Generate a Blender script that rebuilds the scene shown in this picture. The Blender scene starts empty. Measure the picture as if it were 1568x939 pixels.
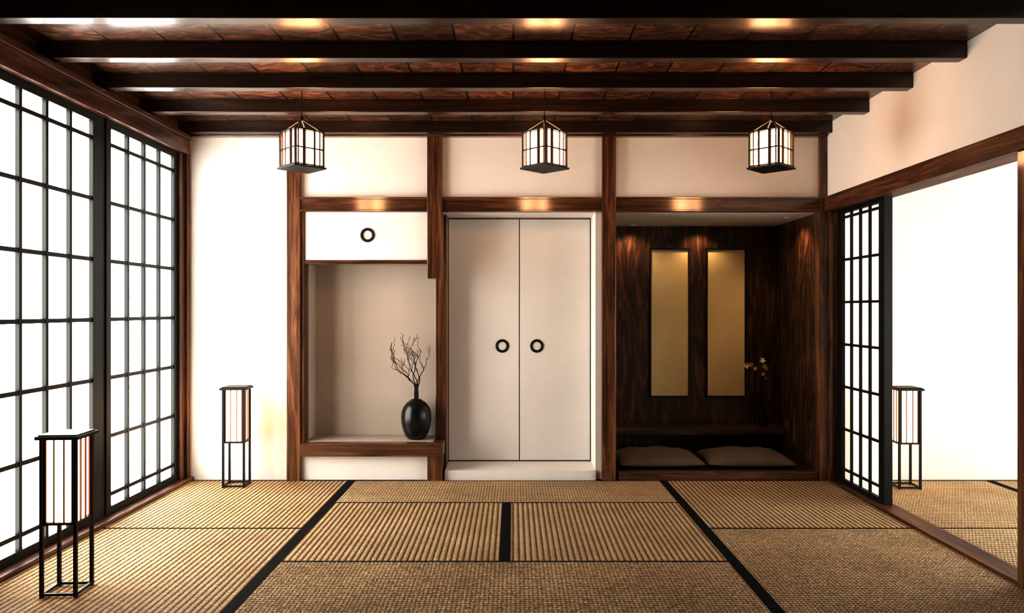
import bpy, bmesh, math, random
from mathutils import Vector, Matrix
random.seed(7)
scene = bpy.context.scene
D = 5.73           # distance from viewer to the back wall (m)
EYE = 1.292

# ------------------------------------------------------------------ materials
def new_mat(name):
    m = bpy.data.materials.new(name); m.use_nodes = True
    nt = m.node_tree; nt.nodes.clear()
    out = nt.nodes.new('ShaderNodeOutputMaterial')
    b = nt.nodes.new('ShaderNodeBsdfPrincipled')
    nt.links.new(b.outputs[0], out.inputs[0])
    return m, nt, b, out
def ramp(nt, stops):
    r = nt.nodes.new('ShaderNodeValToRGB')
    el = r.color_ramp.elements
    while len(el) < len(stops): el.new(0.5)
    for e, (p, c) in zip(el, stops):
        e.position = p; e.color = (*c, 1)
    return r
def coords(nt, scale=(1,1,1), loc=(0,0,0), rot=(0,0,0)):
    tc = nt.nodes.new('ShaderNodeTexCoord'); mp = nt.nodes.new('ShaderNodeMapping')
    mp.inputs['Scale'].default_value = scale; mp.inputs['Location'].default_value = loc
    mp.inputs['Rotation'].default_value = rot
    nt.links.new(tc.outputs['Object'], mp.inputs['Vector'])
    return mp
def noise(nt, vec, scale, detail=6, rough=.6, dist=0):
    n = nt.nodes.new('ShaderNodeTexNoise')
    n.inputs['Scale'].default_value = scale; n.inputs['Detail'].default_value = detail
    n.inputs['Roughness'].default_value = rough; n.inputs['Distortion'].default_value = dist
    nt.links.new(vec.outputs[0], n.inputs['Vector']); return n
def math_n(nt, op, a, b=None):
    n = nt.nodes.new('ShaderNodeMath'); n.operation = op
    for i, v in enumerate((a, b)):
        if v is None: continue
        if isinstance(v, (int, float)): n.inputs[i].default_value = v
        else: nt.links.new(v, n.inputs[i])
    return n.outputs[0]
def mixc(nt, fac, a, b, mode='MIX'):
    n = nt.nodes.new('ShaderNodeMix'); n.data_type = 'RGBA'; n.blend_type = mode
    for s, v in ((0, fac), (6, a), (7, b)):
        if isinstance(v, (int, float)): n.inputs[s].default_value = v
        elif isinstance(v, tuple): n.inputs[s].default_value = (*v, 1)
        else: nt.links.new(v, n.inputs[s])
    return n.outputs[2]
def bump(nt, b, h, strength, dist):
    bp = nt.nodes.new('ShaderNodeBump')
    bp.inputs['Strength'].default_value = strength; bp.inputs['Distance'].default_value = dist
    nt.links.new(h, bp.inputs['Height']); nt.links.new(bp.outputs[0], b.inputs['Normal'])

def wood(name, axis, dark, mid, light, rough=.4, across=16, along=1.0, boards=None, fig=1.5, coat=.6, coatr=.13, coatior=1.6):
    m, nt, b, out = new_mat(name)
    s = [across]*3; s['XYZ'.index(axis)] = along
    mp = coords(nt, tuple(s))
    n1 = noise(nt, mp, 1.0, 8, .62, fig)
    s2 = [across*7]*3; s2['XYZ'.index(axis)] = along*4
    mp2 = coords(nt, tuple(s2)); n2 = noise(nt, mp2, 1.0, 4, .6, .3)
    f = math_n(nt, 'ADD', math_n(nt, 'MULTIPLY', n1.outputs[0], .72), math_n(nt, 'MULTIPLY', n2.outputs[0], .28))
    r = ramp(nt, [(.36, dark), (.5, mid), (.64, light)])
    nt.links.new(f, r.inputs[0])
    col = r.outputs[0]
    if boards:
        tc = coords(nt); bk = nt.nodes.new('ShaderNodeTexBrick')
        bk.offset = boards[3] if len(boards) > 3 else 0
        bk.inputs['Color1'].default_value = (.5,.5,.5,1); bk.inputs['Color2'].default_value = (1.25,1.25,1.25,1)
        bk.inputs['Mortar'].default_value = (.02,.02,.02,1)
        bk.inputs['Scale'].default_value = 1; bk.inputs['Mortar Size'].default_value = boards[2]
        bk.inputs['Brick Width'].default_value = boards[0]; bk.inputs['Row Height'].default_value = boards[1]
        nt.links.new(tc.outputs[0], bk.inputs['Vector'])
        col = mixc(nt, 1.0, col, bk.outputs['Color'], 'MULTIPLY')
    nt.links.new(col, b.inputs['Base Color'])
    rr = nt.nodes.new('ShaderNodeMapRange'); rr.inputs[3].default_value = rough-.06; rr.inputs[4].default_value = rough+.12
    nt.links.new(n2.outputs[0], rr.inputs[0]); nt.links.new(rr.outputs[0], b.inputs['Roughness'])
    b.inputs['Coat Weight'].default_value = coat; b.inputs['Coat Roughness'].default_value = coatr
    b.inputs['Coat IOR'].default_value = coatior
    b.inputs['Specular IOR Level'].default_value = .35
    b.inputs['Specular Tint'].default_value = (1,.75,.55,1)
    bump(nt, b, f, .25, .004)
    return m
WD, WM, WL = (.014,.0048,.0022), (.074,.027,.012), (.20,.082,.036)
wood_x = wood('wood_grain_x', 'X', WD, WM, WL, coat=.9, coatr=.14, coatior=1.8)
wood_y = wood('wood_grain_y', 'Y', WD, WM, WL)
wood_z = wood('wood_grain_z', 'Z', (.018,.006,.003), (.095,.037,.016), (.26,.115,.05))
wood_ym = wood('wood_grain_y_waxed', 'Y', WD, WM, WL, rough=.5, coat=0)
wood_beam = wood('wood_dark_beam', 'X', (.006,.0025,.0015), (.022,.009,.005), (.05,.021,.011), rough=.38, coatr=.2)
wood_ceil = wood('wood_ceiling_boards', 'X', (.012,.005,.0025), (.10,.039,.019), (.27,.115,.055), rough=.42, across=7, along=3.5, boards=(.30,.262,.006,.0), fig=4, coat=.7, coatr=.22)
wood_toko = wood('wood_walnut_panel', 'Z', (.009,.004,.0022), (.044,.019,.010), (.155,.072,.036), rough=.4, across=5, along=1.0, fig=4, coat=.35, coatr=.25)
wood_tokf = wood('wood_walnut_floor', 'X', (.012,.006,.003), (.055,.024,.013), (.14,.065,.034), rough=.35, across=9, along=1)
wood_dark = wood('wood_dark_wall', 'Z', (.006,.0025,.0015), (.02,.008,.004), (.04,.016,.008), rough=.5, coat=0)

def plaster(name, col, bmp=.12):
    m, nt, b, out = new_mat(name)
    mp = coords(nt); n = noise(nt, mp, 3, 5, .6); n2 = noise(nt, mp, 220, 3, .6)
    r = ramp(nt, [(.3, tuple(c*.95 for c in col)), (.7, col)])
    nt.links.new(n.outputs[0], r.inputs[0]); nt.links.new(r.outputs[0], b.inputs['Base Color'])
    b.inputs['Roughness'].default_value = .9; b.inputs['Specular IOR Level'].default_value = .15
    bump(nt, b, n2.outputs[0], bmp, .003)
    return m
white = plaster('white_plaster', (.81,.78,.735))
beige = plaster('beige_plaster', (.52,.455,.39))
fusuma = plaster('fusuma_paper', (.78,.75,.71), .06)

def simple(name, col, rough=.5, spec=.5):
    m, nt, b, out = new_mat(name)
    mp = coords(nt); n = noise(nt, mp, 30, 4, .6)
    r = ramp(nt, [(.3, tuple(c*.75 for c in col)), (.7, col)])
    nt.links.new(n.outputs[0], r.inputs[0]); nt.links.new(r.outputs[0], b.inputs['Base Color'])
    b.inputs['Roughness'].default_value = rough; b.inputs['Specular IOR Level'].default_value = spec
    return m
black = simple('black_lacquer', (.008,.009,.008), .45, .3)
blackcloth = simple('black_cloth', (.008,.008,.008), .85, .1)
ceramic = simple('black_ceramic', (.006,.006,.007), .3)
twig = simple('twig_bark', (.03,.018,.014), .8, .2)
petal = simple('yellow_petal', (.85,.75,.32), .6)
brassm = simple('string_brown', (.08,.04,.02), .6)
lampwood = simple('lantern_slat_wood', (.10,.028,.012), .6, .2)

def emis(name, col, strength, base=(.8,.8,.78)):
    m, nt, b, out = new_mat(name)
    mp = coords(nt); n = noise(nt, mp, 40, 4, .6)
    r = ramp(nt, [(.3, tuple(c*.97 for c in col)), (.7, col)])
    nt.links.new(n.outputs[0], r.inputs[0]); nt.links.new(r.outputs[0], b.inputs['Emission Color'])
    b.inputs['Base Color'].default_value = (*base, 1); b.inputs['Roughness'].default_value = .9
    b.inputs['Emission Strength'].default_value = strength
    return m
paper_win = emis('shoji_paper_daylight', (1,.97,.93), 11.5)
paper_adj_fill = emis('shoji_paper_fill_side', (1,.98,.95), 9.0)  # glow for the added out-of-view panels that brighten the adjoining room
paper_pend = emis('pendant_paper', (1,.54,.27), 29)
paper_lamp = emis('floor_lantern_paper', (1,.62,.36), 8)
# translucent paper on the sliding door
m, nt, b, out = new_mat('shoji_paper_door')
tr = nt.nodes.new('ShaderNodeBsdfTranslucent'); df = nt.nodes.new('ShaderNodeBsdfDiffuse')
mp = coords(nt); n = noise(nt, mp, 60, 4); r = ramp(nt, [(.3, (.86,.85,.82)), (.7, (.93,.92,.9))])
nt.links.new(n.outputs[0], r.inputs[0]); nt.links.new(r.outputs[0], tr.inputs[0]); nt.links.new(r.outputs[0], df.inputs[0])
mx = nt.nodes.new('ShaderNodeMixShader'); mx.inputs[0].default_value = .3
nt.links.new(tr.outputs[0], mx.inputs[1]); nt.links.new(df.outputs[0], mx.inputs[2]); nt.links.new(mx.outputs[0], out.inputs[0])
paper_door = m

def tatami(name, ridge, period=.032, thread=.011, tint=1.0, jit=.014):
    m, nt, b, out = new_mat(name)
    mp = coords(nt); sp = nt.nodes.new('ShaderNodeSeparateXYZ'); nt.links.new(mp.outputs[0], sp.inputs[0])
    nz = noise(nt, mp, 60, 3, .6); nb = noise(nt, mp, 2.2, 4, .6); ng = noise(nt, mp, 150, 3, .7)
    st = [9]*3; st[1 if ridge == 'X' else 0] = 90
    fib = noise(nt, coords(nt, (st[0]*1.0, st[1]*1.0, 9)), 3, 4, .7)
    a, c = (sp.outputs[0], sp.outputs[1]) if ridge == 'X' else (sp.outputs[1], sp.outputs[0])
    jig = math_n(nt, 'MULTIPLY', math_n(nt, 'SUBTRACT', nz.outputs[0], .5), jit)
    a2 = math_n(nt, 'ADD', a, jig)
    ra = math_n(nt, 'ABSOLUTE', math_n(nt, 'SINE', math_n(nt, 'MULTIPLY', a2, math.pi/period)))
    c2 = math_n(nt, 'ADD', c, math_n(nt, 'MULTIPLY', ra, thread*.5))
    c2 = math_n(nt, 'ADD', c2, jig)
    rc = math_n(nt, 'ABSOLUTE', math_n(nt, 'SINE', math_n(nt, 'MULTIPLY', c2, math.pi/thread)))
    h = math_n(nt, 'MULTIPLY', math_n(nt, 'POWER', ra, .8), math_n(nt, 'ADD', math_n(nt, 'MULTIPLY', rc, .65), .35))
    hh = math_n(nt, 'MULTIPLY', h, math_n(nt, 'ADD', math_n(nt, 'MULTIPLY', fib.outputs[0], .7), math_n(nt, 'MULTIPLY', ng.outputs[0], 1.2)))
    r = ramp(nt, [(.06, (.034*tint,.016*tint,.006*tint)), (.35, (.31*tint,.188*tint,.085*tint)), (.8, (.90*tint,.69*tint,.42*tint))])
    nt.links.new(hh, r.inputs[0])
    rb = ramp(nt, [(.3, (.74,.70,.66)), (.7, (1,1,1))]); nt.links.new(nb.outputs[0], rb.inputs[0])
    col = mixc(nt, 1.0, r.outputs[0], rb.outputs[0], 'MULTIPLY')
    nt.links.new(col, b.inputs['Base Color']); b.inputs['Roughness'].default_value = .7
    b.inputs['Specular IOR Level'].default_value = .25
    bump(nt, b, h, 1.0, .01)
    return m
tat_y = tatami('tatami_weave_lengthwise', 'X')
tat_x = tatami('tatami_weave_crosswise', 'Y', .034, .020, 1.0)
tat_f = tatami('tatami_weave_fine', 'Y', .022, .020, .95, .026)

m, nt, b, out = new_mat('cushion_fabric')
mp = coords(nt); n = noise(nt, mp, 160, 4); w = nt.nodes.new('ShaderNodeTexChecker'); w.inputs['Scale'].default_value = 120
nt.links.new(mp.outputs[0], w.inputs[0]); w.inputs[1].default_value = (.17,.125,.08,1); w.inputs[2].default_value = (.075,.055,.035,1)
nt.links.new(mixc(nt, .5, w.outputs[0], mixc(nt, n.outputs[0], (.025,.018,.012), (.28,.215,.14))), b.inputs['Base Color'])
b.inputs['Roughness'].default_value = .9; bump(nt, b, n.outputs[0], .5, .004)
cushion_m = m
m, nt, b, out = new_mat('scroll_gold_paper')
mp = coords(nt); n = noise(nt, mp, 1.6, 3); n2 = noise(nt, mp, 150, 3)
r = ramp(nt, [(.3, (.66,.56,.30)), (.7, (.80,.70,.40))]); nt.links.new(n.outputs[0], r.inputs[0]); nt.links.new(r.outputs[0], b.inputs['Base Color'])
b.inputs['Roughness'].default_value = .7; bump(nt, b, n2.outputs[0], .1, .002)
gold = m

# ------------------------------------------------------------------ geometry helpers
def link(o, parent=None):
    scene.collection.objects.link(o)
    if parent: o.parent = parent
    return o
def empty(name, loc=(0,0,0)):
    e = bpy.data.objects.new(name, None); e.location = loc; e.empty_display_size = .1
    scene.collection.objects.link(e); return e
def boxes(name, lst, parent=None, bevel=0.0, origin=(0,0,0), rot=0):
    """lst: (x0,x1,y0,y1,z0,z1,material)"""
    me = bpy.data.meshes.new(name); bm = bmesh.new(); mats = []
    for (x0,x1,y0,y1,z0,z1,mt) in lst:
        if mt not in mats: mats.append(mt)
        k = mats.index(mt)
        vs = [bm.verts.new(p) for p in ((x0,y0,z0),(x1,y0,z0),(x1,y1,z0),(x0,y1,z0),(x0,y0,z1),(x1,y0,z1),(x1,y1,z1),(x0,y1,z1))]
        for f in ((0,3,2,1),(4,5,6,7),(0,1,5,4),(1,2,6,5),(2,3,7,6),(3,0,4,7)):
            fc = bm.faces.new([vs[i] for i in f]); fc.material_index = k
    bm.to_mesh(me); bm.free()
    for mt in mats: me.materials.append(mt)
    o = bpy.data.objects.new(name, me); o.location = origin; o.rotation_euler[2] = rot
    link(o, parent)
    if bevel:
        md = o.modifiers.new('bevel', 'BEVEL'); md.width = bevel; md.segments = 2; md.limit_method = 'ANGLE'
    return o
def lathe(name, prof, mat, parent=None, origin=(0,0,0), seg=48, ribs=0):
    me = bpy.data.meshes.new(name); bm = bmesh.new(); rings = []
    for (r, z) in prof:
        ring = []
        for i in range(seg):
            a = 2*math.pi*i/seg
            rr = r*(1-ribs*(.5+.5*math.cos(a*12))) if ribs else r
            ring.append(bm.verts.new((rr*math.cos(a), rr*math.sin(a), z)))
        rings.append(ring)
    for a, c in zip(rings, rings[1:]):
        for i in range(seg):
            f = bm.faces.new((a[i], a[(i+1)%seg], c[(i+1)%seg], c[i])); f.smooth = True
    bm.faces.new(rings[0][::-1]); bm.faces.new(rings[-1])
    bm.to_mesh(me); bm.free(); me.materials.append(mat)
    o = bpy.data.objects.new(name, me); o.location = origin; return link(o, parent)
def tubes(name, paths, mat, parent=None, origin=(0,0,0)):
    """paths: list of list of (x,y,z,radius)"""
    cu = bpy.data.curves.new(name, 'CURVE'); cu.dimensions = '3D'; cu.bevel_depth = 1; cu.bevel_resolution = 2
    cu.use_fill_caps = True
    for p in paths:
        s = cu.splines.new('POLY'); s.points.add(len(p)-1)
        for q, pt in zip(p, s.points): pt.co = (q[0], q[1], q[2], 1); pt.radius = q[3]
    tmp = bpy.data.objects.new('tmp', cu); scene.collection.objects.link(tmp)
    dg = bpy.context.evaluated_depsgraph_get(); dg.update()
    me = bpy.data.meshes.new_from_object(tmp.evaluated_get(dg)); me.name = name
    bpy.data.objects.remove(tmp)
    me.materials.clear(); me.materials.append(mat)
    for f in me.polygons: f.use_smooth = True
    o = bpy.data.objects.new(name, me); o.location = origin; return link(o, parent)
def torus(name, R, r, mat, parent, origin):
    me = bpy.data.meshes.new(name); bm = bmesh.new(); N, M = 40, 10; V = []
    for i in range(N):
        a = 2*math.pi*i/N
        V.append([bm.verts.new(((R+r*math.cos(t))*math.cos(a), r*.6*math.sin(t), (R+r*math.cos(t))*math.sin(a))) for t in [2*math.pi*j/M for j in range(M)]])
    for i in range(N):
        for j in range(M):
            f = bm.faces.new((V[i][j], V[(i+1)%N][j], V[(i+1)%N][(j+1)%M], V[i][(j+1)%M])); f.smooth = True
    bm.normal_update(); bmesh.ops.recalc_face_normals(bm, faces=bm.faces)
    bm.to_mesh(me); bm.free(); me.materials.append(mat)
    o = bpy.data.objects.new(name, me); o.location = origin; return link(o, parent)

XL, XR = -2.485, 2.366       # side walls
ZB, ZC = 2.604, 2.690        # beam underside, ceiling boards
Y0 = -1.2                    # wall behind the viewer
X2 = 5.2                     # far wall of the adjoining room

# ------------------------------------------------------------------ floor + tatami
boxes('floor', [(-2.7, X2+.1, Y0-.1, 6.85, -.16, -.03, wood_y)])
def mat_piece(x0, x1, y0, y1, m, el=0, er=0, ef=0, eb=0):
    """one tatami mat; e* = cloth edge widths"""
    l = [(x0+el, x1-er, y0+ef, y1-eb, -.03, 0, m)]
    if el: l.append((x0, x0+el, y0, y1, -.03, .001, blackcloth))
    if er: l.append((x1-er, x1, y0, y1, -.03, .001, blackcloth))
    if ef: l.append((x0+el, x1-er, y0, y0+ef, -.03, .001, blackcloth))
    if eb: l.append((x0+el, x1-er, y1-eb, y1, -.03, .001, blackcloth))
    boxes('tatami_mat', l)
cl, cr, cm = -1.22, 1.13, -.045
BK = 5.705
rows = [BK, 5.054, 3.873, 2.69, 1.5, .3, Y0]
e = .009; W = .03
mat_piece(cl, cr, rows[1], rows[0], tat_x, W, W, e, .012)
mat_piece(cl, cm, rows[2], rows[1], tat_y, W, W, e, e)
mat_piece(cm, cr, rows[2], rows[1], tat_y, W, W, e, e)
mat_piece(cl, cr, rows[3], rows[2], tat_f, W, W, e, e)
for i in (3, 4, 5):
    mat_piece(cl, cr, rows[i+1], rows[i], tat_x, W, W, e, e)
srows = [BK, 4.46, 3.19, 1.92, .65, Y0]
for i in range(5):
    mat_piece(XL+.065, cl, srows[i+1], srows[i], tat_y, 0, W, e, e if i else .012)
    mat_piece(cr, XR-.002, srows[i+1], srows[i], tat_y if i == 0 else tat_f, W, 0, e, e if i else .012)
for i in range(5):
    mat_piece(2.50, 3.59, srows[i+1], srows[i], tat_x, 0, W, e, e if i else .012)
    mat_piece(3.59, X2-.005, srows[i+1]+.0, srows[i], tat_x, W, 0, e, e if i else .012)

# ------------------------------------------------------------------ ceiling
boxes('ceiling', [(-2.7, X2+.1, Y0-.1, 6.85, ZC, ZC+.1, wood_ceil)])
for yb in (5.60, 5.02, 4.47, 3.94, 3.40, 2.87, 2.34, 1.81, 1.28, .75, .22, -.31):
    boxes('ceiling_beam', [(XL, XR, yb, yb+.075, ZB, ZC, wood_beam)], bevel=.004)

# ------------------------------------------------------------------ walls
YW = 3.53        # the window bank ends here, plain wall towards the viewer
boxes('wall_left', [
    (XL-.1, XL, Y0, 5.73, 2.59, ZC, wood_y),
    (XL-.1, XL, Y0, YW-.09, .028, 2.455, white)])
boxes('wall_rear', [(-2.6, X2, Y0-.1, Y0, 0, ZC, wood_dark)])
boxes('wall_right', [
    (XR, XR+.12, Y0, 5.73, 2.139, ZC, white),
    (XR, XR+.12, Y0, 3.40, 0, 2.139, white)])
boxes('wall_adjoining_back', [(2.49, X2, 5.73, 5.83, 0, ZC, white)])
boxes('wall_adjoining_side', [(X2, X2+.1, Y0, 5.83, 0, .05, wood_y), (X2, X2+.1, Y0, 5.83, 2.3, ZC, white)])
boxes('wall_back', [
    (XL-.1, -1.68, 5.73, 5.83, 0, ZC, white),
    (-1.68, 2.49, 5.73, 5.83, 2.03, ZC, white),
    (-1.68, -.55, 5.73, 5.83, 0, .19, white)])
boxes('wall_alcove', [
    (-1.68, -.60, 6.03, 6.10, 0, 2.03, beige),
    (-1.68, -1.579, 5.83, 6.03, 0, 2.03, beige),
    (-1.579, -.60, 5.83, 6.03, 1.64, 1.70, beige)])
boxes('wall_door_recess', [
    (-.60, .78, 6.13, 6.20, 0, 2.1, white),
    (.6245, .70, 5.75, 6.13, 0, 2.03, white),
    (-.52, .6245, 5.83, 6.13, 2.03, 2.10, white),
    (-.52, .6245, 5.73, 6.13, -.03, .07, white)])
boxes('wall_tokonoma_back', [(.70, 2.45, 6.704, 6.80, -.03, 2.10, wood_toko)])
boxes('wall_tokonoma_right', [(2.325, 2.42, 5.76, 6.704, -.03, 2.03, wood_toko)])
boxes('wall_tokonoma_left', [(.70, .79, 5.83, 6.704, -.03, 2.03, wood_toko)])
boxes('ceiling_tokonoma', [(.79, 2.325, 5.83, 6.704, 2.03, 2.10, white)])
boxes('tokonoma_platform', [(.792, 2.323, 5.771, 6.70, -.03, .05, wood_tokf)], bevel=.003)
boxes('trim_30', [(.792, 2.312, 5.71, 5.77, -.03, .064, wood_x)], bevel=.003)
boxes('tokonoma_bench', [
    (.792, 2.323, 6.48, 6.702, .215, .272, wood_tokf),
    (.86, .92, 6.56, 6.62, .05, .215, wood_tokf), (2.2, 2.26, 6.56, 6.62, .05, .215, wood_tokf)], bevel=.003)
# recessed warm downlights in the tokonoma ceiling
for (lx, ly, en) in ((1.04, 6.60, 9), (1.635, 6.60, 9), (2.20, 6.05, 15)):
    root = empty('recessed_downlight', (lx, ly, 2.03))
    lathe('trim_ring', [(.028,-.006),(.032,-.004),(.032,.0)], white, root, seg=32)
    la = bpy.data.lights.new('bulb', 'SPOT'); la.energy = en; la.color = (1,.66,.38); la.spot_size = math.radians(130); la.spot_blend = .8
    la.shadow_soft_size = .025
    lo = bpy.data.objects.new('bulb', la); lo.location = (0, 0, -.03); link(lo, root)

# ------------------------------------------------------------------ posts and trim
npost = [10]
def post(x0, x1, y0, y1, z0, z1):
    npost[0] += 1
    return boxes('trim_%d' % npost[0], [(x0,x1,y0,y1,z0,z1,wood_z)], bevel=.004)
post(-1.708, -1.604, 5.69, 5.80, 0, 2.594)
boxes('trim_5', [(-1.604, -1.579, 5.71, 5.80, .27, 2.03, wood_z)], bevel=.002)
post(-.6485, -.535, 5.68, 5.80, 1.525, 2.594)       # hanging post, stops above the shelf
post(-.6485, -.535, 5.69, 5.80, 0, .185)            # stub below the shelf
post(-.607, -.522, 5.90, 6.13, 0, 2.03)             # partition
post(.668, .772, 5.68, 5.83, 0, 2.594)
post(2.312, 2.371, 5.69, 5.80, 0, 2.594)
post(XL, XL+.035, 5.68, 5.73, 0, 2.594)
for i, (a, c) in enumerate(((-1.604, -.65), (-.535, .668), (.772, 2.312))):
    boxes('trim_%d' % (i+1), [(a, c, 5.70, 5.75, 2.035, 2.134, wood_x), (a, c, 5.69, 5.75, 2.03, 2.045, wood_x), (a, c, 5.69, 5.75, 2.124, 2.139, wood_x)], bevel=.002)
boxes('trim_4', [(XL, XR, 5.675, 5.73, 2.594, 2.625, wood_x)], bevel=.003)
boxes('trim_6', [(XR-.025, XR+.145, 3.40, 5.69, 2.03, 2.139, wood_ym)], bevel=.004)
boxes('trim_7', [(XR, 2.50, 3.40, 5.73, -.03, .014, wood_ym)], bevel=.003)
post(XR-.01, XR+.13, 3.40, 3.535, 0, 2.03)
post(XR+.005, XR+.13, 5.66, 5.73, 0, 2.03)
boxes('trim_8', [(XL-.1, XL+.05, Y0, 5.68, 2.455, 2.56, wood_y), (XL-.1, XL+.075, Y0, 5.68, 2.56, 2.594, wood_y)], bevel=.004)
boxes('trim_9', [(XL-.1, XL+.065, Y0, 5.73, -.03, .028, wood_y)], bevel=.004)
boxes('trim_10', [(XL-.1, XL+.015, 5.60, 5.68, .028, 2.455, wood_z)], bevel=.003)

# ------------------------------------------------------------------ shoji windows on the left wall
def shoji_yz(name, x, y0, y1, z0, z1, vbars, hbars, paper, stile=.045, face=1, bar=.024, rail=.045, prot=.024):
    """panel lying in a YZ plane. face=+1: lattice on +X side"""
    root = empty(name, (x, (y0+y1)/2, (z0+z1)/2)); ox, oy, oz = root.location
    t = .028
    L = [(-t, t, y0-oy, y0+stile-oy, z0-oz, z1-oz, black), (-t, t, y1-stile-oy, y1-oy, z0-oz, z1-oz, black),
         (-t, t, y0+stile-oy, y1-stile-oy, z0-oz, z0+rail-oz, black), (-t, t, y0+stile-oy, y1-stile-oy, z1-rail-oz, z1-oz, black)]
    boxes('frame', L, root, .002)
    g = []
    a, c = sorted((face*.002, face*prot))
    for v in vbars: g.append((a, c, v-bar/2-oy, v+bar/2-oy, z0+rail-oz, z1-rail-oz, black))
    a2, c2 = sorted((face*.002, face*(prot-.002)))
    for h in hbars: g.append((a2, c2, y0+stile-oy, y1-stile-oy, h-bar/2-oz, h+bar/2-oz, black))
    boxes('lattice', g, root)
    boxes('paper', [(-.002, .001 if face>0 else .002, y0+stile-oy, y1-stile-oy, z0+rail-oz, z1-rail-oz, paper)], root)
    return root
hz = [EYE + o/202 for o in (206, 133.2, 60.4, -12.4, -85.2, -158, -231)]
yb = 5.60
for k in range(2):
    ya = yb - .98
    inner0, inner1 = ya+.055, yb-.055
    vb = [inner0 + (inner1-inner0)*j/4 for j in (1, 2, 3)]
    shoji_yz('fill_window_%d' % (k+1), XL-.03, ya, yb, .03, 2.455, vb, hz, paper_win, .055, 1)
    boxes('trim_%d' % (40+k), [(XL-.09, XL-.01, ya-.09, ya, .028, 2.455, black)])
    yb = ya - .09
# unseen glowing shoji bank, added to brighten the adjoining room
yy = Y0+.1; j = 0
while yy < 5.5:
    vb = [yy + .95*q/4 for q in (1, 2, 3)]
    shoji_yz('fill_window_%d' % (20+j), X2+.02, yy, yy+.95, .05, 2.3, vb, hz[1:], paper_adj_fill, .045, -1)
    yy += .95; j += 1

# sliding shoji door in the right opening
dy0, dy1 = .862*D, 5.655
vb = [dy0+.09+(dy1-.06-dy0-.09)*q/4 for q in (1, 2, 3)]
hb = [EYE + o/202 for o in (137, 74, 11, -52, -115, -178, -238)]
door = shoji_yz('door_2', XR+.085, dy0, dy1, .014, 2.03, vb, hb, paper_door, .075, -1, .017, .03, .018)

# ------------------------------------------------------------------ fusuma double door
root = empty('door_1', (.05, 6.10, 1.04)); ox, oy, oz = root.location
def rel(l): return [(a-ox, b_-ox, c-oy, d-oy, e_-oz, f-oz, m_) for (a,b_,c,d,e_,f,m_) in l]
boxes('panel_1', rel([(-.520, .046, 6.085, 6.13, .078, 2.018, fusuma)]), root, .002)
boxes('panel_2', rel([(.053, .6205, 6.085, 6.13, .078, 2.018, fusuma)]), root, .002)
boxes('edge_strips', rel([(.046, .053, 6.088, 6.13, .07, 2.03, black), (-.52, .6245, 6.083, 6.13, .07, .078, black), (-.52, .6245, 6.083, 6.13, 2.018, 2.03, wood_x), (.6175, .6245, 6.082, 6.13, .078, 2.018, black)]), root)
def pull(cx, y, cz, parent, o):
    torus('ring_pull', .044, .0105, black, parent, (cx-o[0], y-o[1], cz-o[2]))
pull(-.089, 6.082, .998, root, (ox,oy,oz)); pull(.189, 6.082, .998, root, (ox,oy,oz))
# cabinet above the left alcove
root = empty('wall_cabinet', (-1.11, 5.75, 1.83)); ox, oy, oz = root.location
boxes('panel', rel([(-1.579, -.6485, 5.722, 5.83, 1.665, 2.03, fusuma)]), root, .002)
boxes('bottom_rail', rel([(-1.579, -.6485, 5.712, 5.83, 1.636, 1.665, wood_x)]), root, .002)
pull(-1.104, 5.718, 1.855, root, (ox,oy,oz))
# display shelf
boxes('alcove_shelf', [(-1.604, -.53, 5.66, 6.03, .272, .288, wood_x), (-1.604, -.53, 5.665, 5.90, .188, .272, wood_x), (-1.579, -.61, 5.74, 6.03, .288, .292, beige)], bevel=.003)

# ------------------------------------------------------------------ scrolls
for cx in (1.384, 1.882):
    yw = 6.70; w = .176
    k_ = 1.165
    z1 = EYE + (474-381)/202*k_; z0 = EYE + (474-608)/202*k_
    root = empty('hanging_scroll', (cx, yw-.01, (z0+z1)/2)); h = (z1-z0)/2
    boxes('paper', [(-w+.008, w-.008, -.004, .008, -h+.008, h-.008, gold)], root)
    boxes('border', [(-w, -w+.012, -.009, .008, -h, h, black), (w-.012, w, -.009, .008, -h, h, black),
                     (-w-.006, w+.006, -.013, .008, -h-.008, -h+.01, black), (-w-.006, w+.006, -.013, .008, h-.01, h+.008, black)], root)
    tubes('cord', [[(-.10, -.004, h, .003), (0, -.008, h+.075, .003), (.10, -.004, h, .003)]], black, root)
    tubes('nail', [[(0, .008, h+.078, .006), (0, -.016, h+.078, .006)]], black, root)

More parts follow.
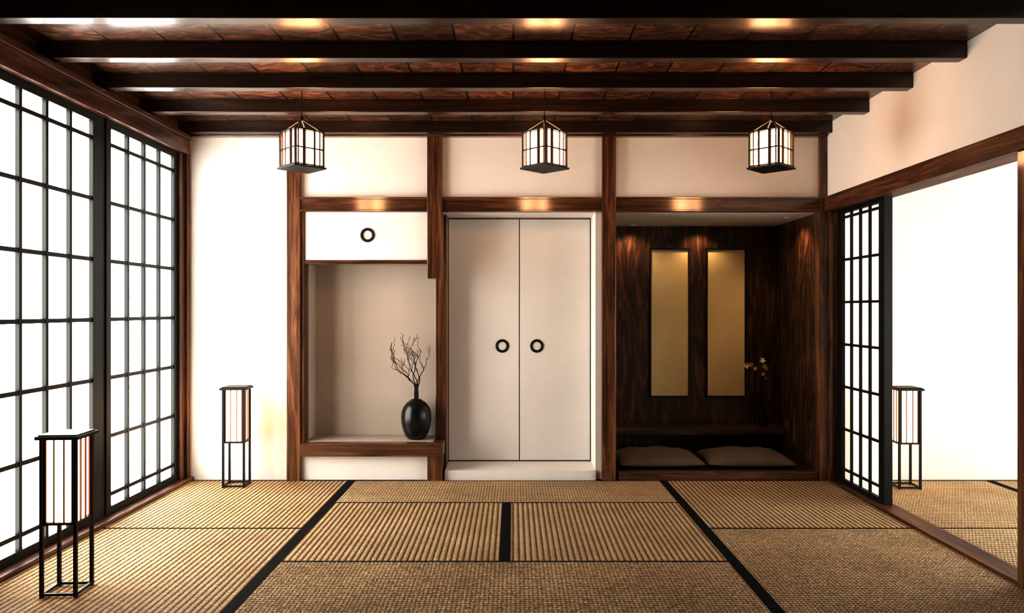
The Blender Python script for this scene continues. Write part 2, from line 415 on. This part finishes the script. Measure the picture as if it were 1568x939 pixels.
# ------------------------------------------------------------------ cushions
def cushion(cx, cy, w, d, h, rot):
    N = 28; me = bpy.data.meshes.new('floor_cushion'); bm = bmesh.new()
    top = {}; bot = {}
    for i in range(N+1):
        for j in range(N+1):
            u, v = -1+2*i/N, -1+2*j/N
            pin = 1-.09*(1-abs(u*v))*(abs(u)**6+abs(v)**6)/2
            x, y = u*w/2*pin, v*d/2*pin
            t = (max(0, 1-u**4)**.75)*(max(0, 1-v**4)**.75)
            wr = .006*math.sin(9*u+3*v+cx*4)+.006*math.sin(12*v-4*u*u)
            z = h*.35 + (h*.65)*t + wr*t
            zb = h*.35*(1-t)
            top[i,j] = bm.verts.new((x, y, z))
            bot[i,j] = top[i,j] if (i in (0,N) or j in (0,N)) else bm.verts.new((x, y, zb))
    for i in range(N):
        for j in range(N):
            f = bm.faces.new((top[i,j], top[i+1,j], top[i+1,j+1], top[i,j+1])); f.smooth = True
            if len({bot[i,j], bot[i,j+1], bot[i+1,j+1], bot[i+1,j]} & {top[i,j], top[i,j+1], top[i+1,j+1], top[i+1,j]}) < 4:
                f = bm.faces.new((bot[i,j], bot[i,j+1], bot[i+1,j+1], bot[i+1,j])); f.smooth = True
    bm.to_mesh(me); bm.free(); me.materials.append(cushion_m)
    o = bpy.data.objects.new('floor_cushion', me); o.location = (cx, cy, .051); o.rotation_euler[2] = rot; link(o)
cushion(1.155, 6.11, .69, .54, .105, .02)
cushion(1.865, 6.11, .69, .54, .105, -.03)

# ------------------------------------------------------------------ vase with branches
root = empty('vase_with_branches', (-.75, 5.84, .293))
prof = [(.055,0),(.066,.004),(.086,.03),(.105,.08),(.115,.13),(.117,.175),(.112,.215),(.098,.25),(.078,.276),(.055,.293),(.044,.298),(.040,.305),(.034,.305),(.030,.295),(.026,.2)]
lathe('vase', prof, ceramic, root, (0,0,0), 72, .012)
paths = []; rb = random.Random(11)
def grow(p, d, r, n, depth):
    pts = [(p.x, p.y, p.z, r)]; q = p.copy(); dd = d.copy(); home = d.copy()
    for i in range(n):
        dd = (dd*.75 + home*.45 + Vector((rb.uniform(-.55,.55), rb.uniform(-.25,.25), rb.uniform(-.35,.35)))).normalized()
        if q.x < -.18: dd.x = abs(dd.x)*.5
        if q.x > .095: dd.x = -abs(dd.x)*.5
        if abs(q.y) > .09: dd.y *= -.5
        q = q + dd*.019; r2 = r*(1-.7*(i+1)/n)
        pts.append((q.x, q.y, q.z, max(r2, .0013)))
        if depth < 2 and i > 1 and rb.random() < (.38 if depth == 0 else .25):
            sd = (home + Vector((rb.uniform(-.9,.9), rb.uniform(-.3,.3), rb.uniform(.0,.4)))).normalized()
            grow(q, sd, max(r2*.75, .0016), max(4, int(n*.5)), depth+1)
    paths.append(pts)
for i, dx in enumerate((-.85,-.6,-.35,-.12,.15,.38)):
    x0 = -.012+.005*i
    paths.append([(x0*.8, 0, .26, .006), (x0*1.1, .006*(-1)**i, .34, .0055), (x0*.7, -.006*(-1)**i, .39, .005), (x0*1.4, 0, .42, .0045)])
    grow(Vector((x0*1.4, 0, .42)), Vector((dx, rb.uniform(-.2,.2), 1)).normalized(), .0042, (15,16,15,16,15,13)[i], 0)
tubes('branches', paths, twig, root)

# ------------------------------------------------------------------ orchid in small vase
root = empty('orchid_vase', (2.17, 6.58, .273))
lathe('vase', [(.030,0),(.036,.01),(.038,.06),(.034,.12),(.02,.155),(.014,.175),(.020,.195),(.016,.195),(.010,.17)], ceramic, root)
stems = [[(0,0,.15,.003),(-.01,0,.28,.003),(-.02,-.01,.40,.0028),(-.06,-.02,.49,.0025),(-.11,-.03,.535,.002),(-.15,-.035,.53,.0018)],
         [(0,0,.15,.003),(.012,0,.3,.003),(.02,0,.43,.0026),(.01,-.01,.52,.002),(-.01,-.02,.57,.0018)],
         [(0,0,.15,.0025),(.02,.01,.3,.0022),(.035,.01,.42,.002),(.03,0,.5,.0015)]]
tubes('stems', stems, twig, root)
me = bpy.data.meshes.new('flowers'); bm = bmesh.new(); rf = random.Random(3)
def flower(c, s):
    c = Vector(c); tilt = Matrix.Rotation(rf.uniform(-.5,.5), 3, 'X') @ Matrix.Rotation(rf.uniform(-.6,.6), 3, 'Y')
    for k_ in range(5):
        a = 2*math.pi*k_/5+rf.uniform(-.2,.2)
        u = Vector((math.cos(a), -.25, math.sin(a))); w = Vector((-math.sin(a), 0, math.cos(a)))
        P = [Vector((0,0,0)), u*s*.5+w*s*.32, u*s+Vector((0,-.2*s,0)), u*s*.5-w*s*.32]
        bm.faces.new([bm.verts.new(c+tilt@p) for p in P])
for c, s in (((-.15,-.035,.53),.03),((-.115,-.03,.545),.028),((-.075,-.03,.51),.022),((-.01,-.02,.575),.03),((.012,-.01,.53),.026),((.03,0,.505),.024),((.0,-.015,.46),.02),((.022,0,.42),.018)):
    flower(c, s)
bm.to_mesh(me); bm.free(); me.materials.append(petal); link(bpy.data.objects.new('flowers', me), root)

# ------------------------------------------------------------------ floor lanterns
def floor_lantern(x, y, rot=0):
    root = empty('floor_lantern', (x, y, 0)); root.rotation_euler[2] = rot
    a = .081; H = .730; zb = .335; p = .0075
    L = []
    for sx in (-1, 1):
        for sy in (-1, 1):
            cx, cy = sx*(a-p), sy*(a-p)
            L.append((cx-p, cx+p, cy-p, cy+p, 0.0, H-.022, black))
    for z in (.006, zb-.012):
        for s in (-1, 1):
            L.append((-a+2*p, a-2*p, s*(a-p)-p*.8, s*(a-p)+p*.8, z, z+.012, black))
            L.append((s*(a-p)-p*.8, s*(a-p)+p*.8, -a+2*p, a-2*p, z, z+.012, black))
    boxes('frame', L, root, .001)
    boxes('cap', [(-a-.014, a+.014, -a-.014, a+.014, H-.022, H-.006, black), (-a-.004, a+.004, -a-.004, a+.004, H-.006, H, black)], root, .002)
    q = a-.014
    boxes('paper_shade', [(-q, q, -q, q, zb+.002, H-.024, paper_lamp)], root)
    S = []
    for s in (-1, 1):
        for t, hw in ((-q+.006, .006), (-.022, .0025), (.022, .0025), (q-.006, .006)):
            S.append((t-hw, t+hw, s*(q+.003)-.004, s*(q+.003)+.004, zb, H-.022, lampwood))
            S.append((s*(q+.003)-.004, s*(q+.003)+.004, t-hw, t+hw, zb, H-.022, lampwood))
    boxes('slats', S, root)
floor_lantern(-2.045, 3.465, .06)
floor_lantern(-2.03, 5.545, .06)
floor_lantern(2.85, 5.50, -.04)

# ------------------------------------------------------------------ pendant lanterns
def pendant(x, y):
    zb = 2.143
    root = empty('pendant_lantern', (x, y, zb))
    r = math.radians(45)
    s = .092; h0, h1 = .010, .222; p = .0055
    top = ZC-zb
    tubes('cord', [[(0,0,.30,.003),(0,0,top,.003)]], black, root)
    lathe('ceiling_rose', [(.03,top-.02),(.035,top-.012),(.035,top)], black, root, seg=24)
    L = []
    for sx in (-1, 1):
        for sy in (-1, 1):
            L.append((sx*s-p, sx*s+p, sy*s-p, sy*s+p, h0, h1+.006, black))
    for z in (h0+.003, h0+(h1-h0)*.48, h1):
        for t in (-1, 1):
            L.append((-s, s, t*s-p*.8, t*s+p*.8, z, z+.008, black)); L.append((t*s-p*.8, t*s+p*.8, -s, s, z, z+.008, black))
    for t in (-1, 1):
        for u in (-.03, .03):
            L.append((u-.0035, u+.0035, t*s-.004, t*s+.004, h0, h1, black)); L.append((t*s-.004, t*s+.004, u-.0035, u+.0035, h0, h1, black))
    L.append((-s-.014, s+.014, -s-.014, s+.014, 0, h0, black))
    boxes('frame', L, root, 0, (0,0,0), r)
    S = []; q = s-.008
    for t in (-1, 1):
        for u in (-.072, -.038, .038, .072):
            S.append((u-.004, u+.004, t*(s-.006)-.003, t*(s-.006)+.003, h0, h1, lampwood)); S.append((t*(s-.006)-.003, t*(s-.006)+.003, u-.004, u+.004, h0, h1, lampwood))
    boxes('slats', S, root, 0, (0,0,0), r)
    boxes('paper_shade', [(-q, q, -q, q, h0, h1-.004, paper_pend)], root, 0, (0,0,0), r)
    R = s*math.sqrt(2)
    tubes('roof_struts', [[(R*math.cos(k_*math.pi/2), R*math.sin(k_*math.pi/2), h1, .0055), (0,0,.305,.0055)] for k_ in range(4)], black, root)
    lathe('finial', [(.008,.29),(.012,.30),(.012,.315),(.005,.325)], black, root, seg=20)
for px in (-1.285, .19, 1.566): pendant(px, 4.46+.13)

# ------------------------------------------------------------------ world + camera
w = bpy.data.worlds.new('world'); scene.world = w; w.use_nodes = True
w.node_tree.nodes['Background'].inputs[0].default_value = (1,.95,.9,1); w.node_tree.nodes['Background'].inputs[1].default_value = .4
scene.view_settings.view_transform = 'Standard'
scene.view_settings.look = 'None'
scene.view_settings.exposure = .45
scene.view_settings.gamma = .72
cam = bpy.data.cameras.new('camera'); co = bpy.data.objects.new('camera', cam); scene.collection.objects.link(co)
co.location = (0, 0, EYE); co.rotation_euler = (math.radians(90), 0, 0)
cam.lens = 26.57; cam.sensor_width = 36; cam.shift_x = -.0013; cam.shift_y = .0029; cam.clip_start = .05
scene.camera = co
